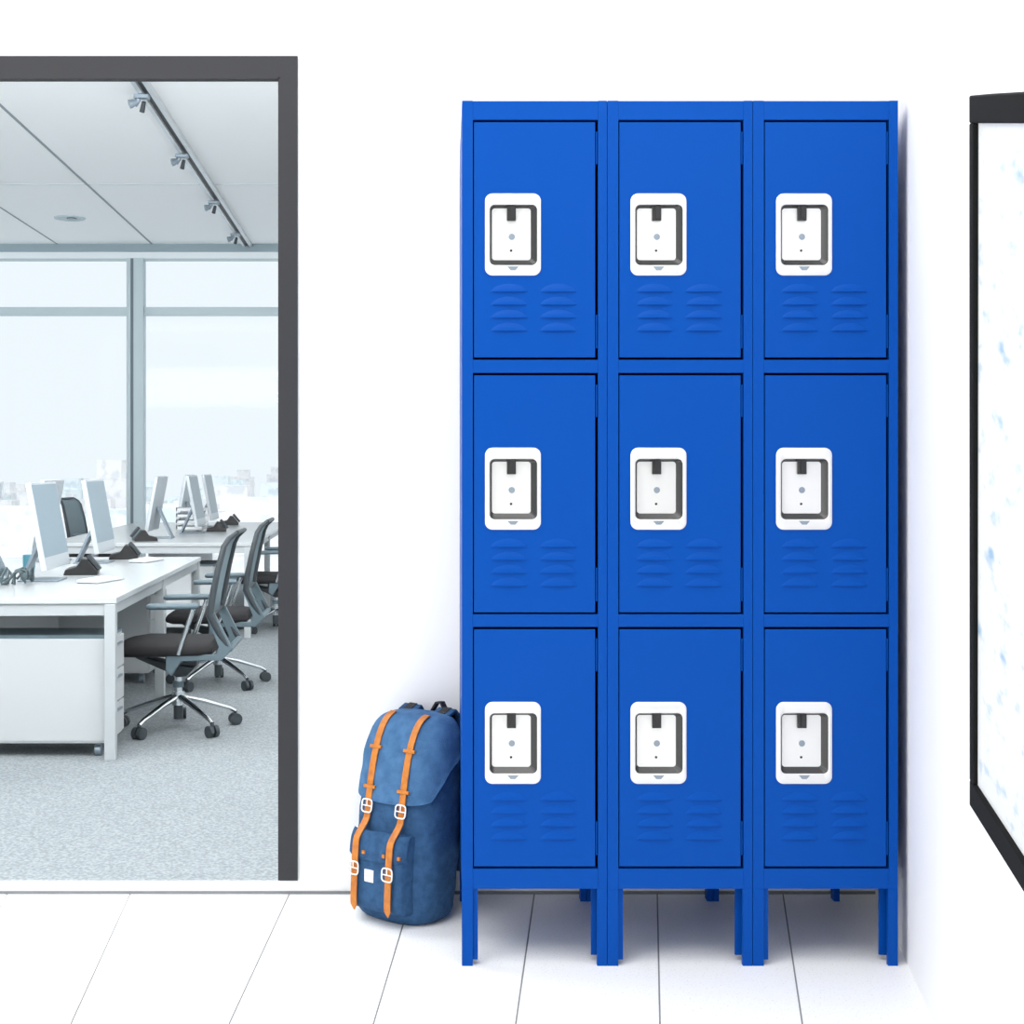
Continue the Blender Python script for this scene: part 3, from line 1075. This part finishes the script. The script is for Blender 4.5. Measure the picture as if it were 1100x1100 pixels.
def make_keyboard():
    o = empty('keyboard')
    m = MB()
    m.prism([(-0.06, -0.14, 0.003), (0.06, -0.14, 0.003), (0.06, -0.14, 0.006), (-0.06, -0.14, 0.018)], (0, 0.28, 0))
    m.build('keyboard_base', M['alu'], o, bevel=0.0015)
    m = MB()
    for r_ in range(5):
        for k in range(13):
            x = -0.052 + r_ * 0.021
            z = 0.0175 - (x + 0.06) * 0.1
            m.box(x, x + 0.018, -0.133 + k * 0.0205, -0.116 + k * 0.0205, z, z + 0.003)
    m.build('keys', M['paper'], o)
    MB().box(-0.055, 0.02, -0.135, 0.135, 0, 0.006).build('keyboard_foot', M['chairdark'], o)
    return o


kb = make_keyboard()
for i, (x, y, rz, lab) in enumerate([(-1.78, 7.13, -16, 'thin white keyboard in front of the nearest computer'),
                                 (-1.865, 8.62, -12, 'thin white keyboard near the far corner of the front bench')]):
    o = kb if i == 0 else copy_tree(kb)
    o.location = (x, y, ZD)
    o.rotation_euler = (0, 0, R(rz))
    tag(o, lab, 'keyboard', 'thin keyboards on the front bench')

# cables and small things on the benches
random.seed(5)
cb = MB()
for k in range(7):
    p = Vector((-2.24 + random.uniform(-0.1, 0.08), 6.88 + random.uniform(-0.12, 0.1), ZD + 0.006))
    pts = [p.copy()]
    ang_ = random.uniform(0, 6.28)
    for j in range(16):
        ang_ += random.uniform(-0.9, 0.9)
        p = p + Vector((math.cos(ang_) * 0.035, math.sin(ang_) * 0.05, 0))
        p.x = min(max(p.x, -2.40), -2.10)
        p.y = min(max(p.y, 6.72), 7.02)
        p.z = ZD + 0.008 + abs(math.sin(j * 0.7 + k)) * 0.07
        pts.append(p.copy())
    cb.tube(pts, 0.007, 6)
tag(cb.build('cable_bundle', M['cable'], smooth=True), 'tangle of slate grey cables on the front bench at the left picture edge', 'cables')
ft = empty('file_trays', (-2.30, 12.65, ZD))
for k in range(4):
    m = MB()
    m.box(-0.14, 0.10, -0.15, 0.15, 0.02 + k * 0.055, 0.026 + k * 0.055)
    m.box(-0.14, -0.135, -0.15, 0.15, 0.02 + k * 0.055, 0.055 + k * 0.055)
    m.box(-0.13, 0.09, -0.14, 0.14, 0.027 + k * 0.055, 0.044 + k * 0.055)
    m.build('tray', M['paper'], ft)
m = MB()
for sx in (-0.14, 0.095):
    for sy in (-0.15, 0.145):
        m.box(sx, sx + 0.005, sy, sy + 0.005, 0, 0.22)
m.build('tray_posts', M['deskframe'], ft)
tag(ft, 'stack of white file trays with papers on the rear bench between the computers', 'file trays')
m = MB()
m.tube([(0, 0, 0), (0, 0, 0.01), (0, 0, 0.075), (0, 0, 0.085)], [0.028, 0.034, 0.036, 0.034], 20)
cp = m.build('teal_cup', M['teal'], smooth=True, loc=(-2.40, 7.95, ZD))
cp.name = 'cup'
tag(cp, 'small teal cup behind the nearest computer on the front bench', 'cup')


# office chairs: local frame faces -x
def make_chair():
    o = empty('office_chair')
    # five star base
    hubm = MB()
    hubm.cyl((0, 0, 0.125), (0, 0, 0.195), 0.032)
    hubm.build('hub', M['chrome'], o, smooth=True)
    for k in range(5):
        a = R(24 + 72 * k)
        c, s = math.cos(a), math.sin(a)
        lg = MB().tube([(0.02 * c, 0.02 * s, 0.168), (0.12 * c, 0.12 * s, 0.140), (0.27 * c, 0.27 * s, 0.088), (0.30 * c, 0.30 * s, 0.070)],
                       [0.020, 0.017, 0.013, 0.012], 10, flat=0.8).build('base_leg', M['chrome'], o, smooth=True)
        m = MB()
        tx, ty = -s, c
        for w0, w1 in ((-0.026, -0.006), (0.006, 0.026)):
            m.cyl((0.30 * c + tx * w0, 0.30 * s + ty * w0, 0.030), (0.30 * c + tx * w1, 0.30 * s + ty * w1, 0.030), 0.030, 20)
        m.cyl((0.30 * c, 0.30 * s, 0.030), (0.30 * c, 0.30 * s, 0.072), 0.009, 10)
        m.build('caster', M['chairdark'], lg, smooth=True)
    MB().cyl((0, 0, 0.055), (0, 0, 0.125), 0.024).build('column_foot', M['chairdark'], o, smooth=True)
    MB().cyl((0, 0, 0.195), (0, 0, 0.27), 0.020).build('gas_column', M['chrome'], o, smooth=True)
    MB().cyl((0, 0, 0.215), (0, 0, 0.245), 0.028).build('column_collar', M['chairgrey'], o, smooth=True)
    m = MB()
    m.prism([(-0.24, -0.05, 0.395), (-0.20, -0.05, 0.365), (-0.05, -0.05, 0.298), (0.0, -0.05, 0.270), (0.05, -0.05, 0.275), (0.09, -0.05, 0.320), (0.0, -0.05, 0.338), (-0.12, -0.05, 0.362), (-0.19, -0.05, 0.395)], (0, 0.10, 0))
    m.box(-0.06, 0.10, -0.04, 0.04, 0.325, 0.392)
    m.build('tilt_mechanism', M['chairdark'], o, bevel=0.006)
    # seat with a rounded front
    rings = []
    prf = [(-0.290, 0.006), (-0.282, 0.024), (-0.25, 0.036), (-0.17, 0.042), (0.0, 0.040), (0.13, 0.038), (0.185, 0.034), (0.20, 0.016)]
    for x, hh in prf:
        zc = 0.428 + (0.0 if x > -0.2 else -0.006)
        hw = 0.235 if -0.2 < x < 0.15 else 0.215
        rings.append([Vector((x, hw * math.copysign(abs(math.cos(q)) ** 0.45, math.cos(q)), zc + hh * math.copysign(abs(math.sin(q)) ** 0.6, math.sin(q))))
                      for q in [2 * math.pi * k / 28 for k in range(28)]])
    MB().rings(rings).build('seat', M['seatfab'], o, smooth=True)
    # back frame, one upright each side joined over the top
    def side_pts(sy):
        return [(0.285, sy * 0.20, 0.435), (0.235, sy * 0.21, 0.51), (0.190, sy * 0.22, 0.60), (0.200, sy * 0.225, 0.68), (0.228, sy * 0.225, 0.82), (0.258, sy * 0.215, 0.94), (0.278, sy * 0.20, 0.975), (0.315, sy * 0.17, 1.005)]
    bf = MB()
    for sy in (-1, 1):
        bf.tube(side_pts(sy), [0.016, 0.016, 0.018, 0.018, 0.016, 0.015, 0.014, 0.012], 10)
    bf.cyl((0.315, -0.17, 1.005), (0.315, 0.17, 1.005), 0.012, 12)
    bf.cyl((0.190, -0.22, 0.60), (0.190, 0.22, 0.60), 0.012, 12)
    bf.build('back_frame', M['chairdark'], o, smooth=True)
    L_, R_ = side_pts(-1)[2:], side_pts(1)[2:]
    g = []
    for a, b in zip(L_, R_):
        a, b = Vector(a), Vector(b)
        g.append([a.lerp(b, k / 8) + Vector((-0.012 + 0.03 * math.sin(math.pi * k / 8) * 0.6, 0, 0)) for k in range(9)])
    mb = MB().grid(g).build('back_mesh', M['meshback'], o, smooth=True)
    sd = mb.modifiers.new('solid', 'SOLIDIFY')
    sd.thickness = 0.004
    m = MB()                                         # Y shaped spine behind
    for sy in (-1, 1):
        m.prism([(0.168, sy * 0.205 - 0.012, 0.60), (0.212, sy * 0.205 - 0.012, 0.61), (0.300, sy * 0.205 - 0.012, 0.435), (0.245, sy * 0.205 - 0.012, 0.375), (0.215, sy * 0.205 - 0.012, 0.40), (0.232, sy * 0.205 - 0.012, 0.445)], (0, 0.024, 0))
        m.prism([(0.25, sy * 0.205 - 0.012, 0.378), (0.225, sy * 0.205 - 0.012, 0.405), (0.05, sy * 0.205 - 0.012, 0.415), (0.02, sy * 0.205 - 0.012, 0.425), (-0.025, sy * 0.205 - 0.012, 0.41), (-0.03, sy * 0.205 - 0.012, 0.33), (0.0, sy * 0.205 - 0.012, 0.30), (0.03, sy * 0.205 - 0.012, 0.35), (0.05, sy * 0.205 - 0.012, 0.375)], (0, 0.024, 0))
    m.box(-0.02, 0.03, -0.2, 0.2, 0.345, 0.375)
    m.cyl((0.285, -0.215, 0.435), (0.285, 0.215, 0.435), 0.016, 12)
    m.build('side_bracket', M['chairgrey'], o, bevel=0.004)
    for sy in (-1, 1):
        am = MB().tube([(-0.115, sy * 0.245, 0.645), (-0.10, sy * 0.245, 0.647), (0.12, sy * 0.245, 0.650), (0.14, sy * 0.245, 0.650)], [0.012, 0.021, 0.021, 0.014], 12, flat=0.75).build('armrest', M['chairgrey'], o, smooth=True)
        MB().tube([(0.11, sy * 0.240, 0.635), (0.035, sy * 0.225, 0.41)], 0.015, 12, flat=0.8).build('arm_post', M['chrome'], am, smooth=True)
    return o


ch = make_chair()
for i, (x, y, rz, lab) in enumerate([(-1.355, 7.00, 2, 'grey office chair nearest to the doorway, on casters at the front bench'),
                                 (-1.385, 8.42, 2, 'grey office chair behind the nearest one, at the far corner of the front bench'),
                                 (-1.377, 11.2, 0, 'grey office chair partly cut by the door frame, beside the rear bench'),
                                 (-3.52, 13.9, 172, 'grey office chair on the window side, only its backrest showing between the computers')]):
    o = ch if i == 0 else copy_tree(ch)
    o.location = (x, y, ZO)
    o.rotation_euler = (0, 0, R(rz))
    tag(o, lab, 'chair', 'grey mesh-back office chairs')

# ceiling track with clamps
a0, b0 = cpt(151.5, 86), cpt(266.5, 262.4)
pa, pb = extend(a0, b0, 6.0), extend(a0, b0, DW - 0.05)
tr = empty('lighting_track', (0, 0, 0))
tdir = (pb - pa).normalized()
sd_ = Vector((tdir.y, -tdir.x, 0))


def bar(c, off, wd, z0, z1):
    a = pa + sd_ * off
    b = pb + sd_ * off
    s = sd_ * wd / 2
    lo_, hi_ = Vector((0, 0, z0)), Vector((0, 0, z1))
    return MB().hexa([a - s + lo_, a + s + lo_, b + s + lo_, b - s + lo_, a - s + hi_, a + s + hi_, b + s + hi_, b - s + hi_])


bar(0, -0.040, 0.030, -0.035, -0.002).build('rail', M['track'], tr)
bar(0, 0.035, 0.032, -0.035, -0.002).build('rail', M['track'], tr)
bar(0, 0.0, 0.06, -0.012, -0.002).build('slot', M['trackdark'], tr)
tag(tr, 'long silver lighting track with a dark slot on the office ceiling', 'lighting track')
ci = 0
cl0 = None
for (x, y) in ((151, 96), (194, 161), (226, 212), (250, 247)):
    p = cpt(x + 2, y)
    if cl0 is None:
        cl0 = empty('spotlight')
        m = MB()
        m.box(-0.05, 0.05, -0.03, 0.03, -0.075, -0.050)
        m.cyl((-0.02, 0, -0.075), (-0.05, 0, -0.12), 0.018)
        m.build('clamp', M['stand'], cl0, bevel=0.003)
        MB().tube([(-0.03, -0.02, -0.10), (-0.06, -0.03, -0.115), (-0.075, -0.035, -0.12)], [0.018, 0.028, 0.030], 14).build('lamp_head', M['stand'], cl0)
        MB().tube([(0.01, 0.02, -0.09), (-0.01, 0.05, -0.15)], [0.014, 0.018], 10).build('lamp_arm', M['chairdark'], cl0)
        o = cl0
    else:
        o = copy_tree(cl0)
    tt = (p.y - pa.y) / (pb.y - pa.y)
    base = pa.lerp(pb, tt)
    o.location = (base.x - 0.035, base.y, CH + 0.013)
    tag(o, ['small grey spotlight on the ceiling track nearest to the door head', 'small grey spotlight on the ceiling track, second from the door head',
            'small grey spotlight on the ceiling track, third from the door head', 'small grey spotlight on the ceiling track nearest to the window wall'][ci],
        'spotlight', 'spotlights on the ceiling track')
    ci += 1
p = cpt(75, 234)
dn = empty('downlight', (p.x, p.y, CH))
rg = []
for r_, z in ((0.155, 0.0), (0.150, -0.010), (0.115, -0.012), (0.105, -0.002)):
    rg.append([Vector((r_ * math.cos(2 * math.pi * k / 32), r_ * math.sin(2 * math.pi * k / 32), z)) for k in range(32)])
MB().rings(rg).build('trim_ring', M['mullion'], dn, smooth=True)
MB().cyl((0.02, 0, -0.001), (0.02, 0, -0.014), 0.05).build('lens', M['stand'], dn)
tag(dn, 'round recessed downlight in the office ceiling left of the track', 'downlight')
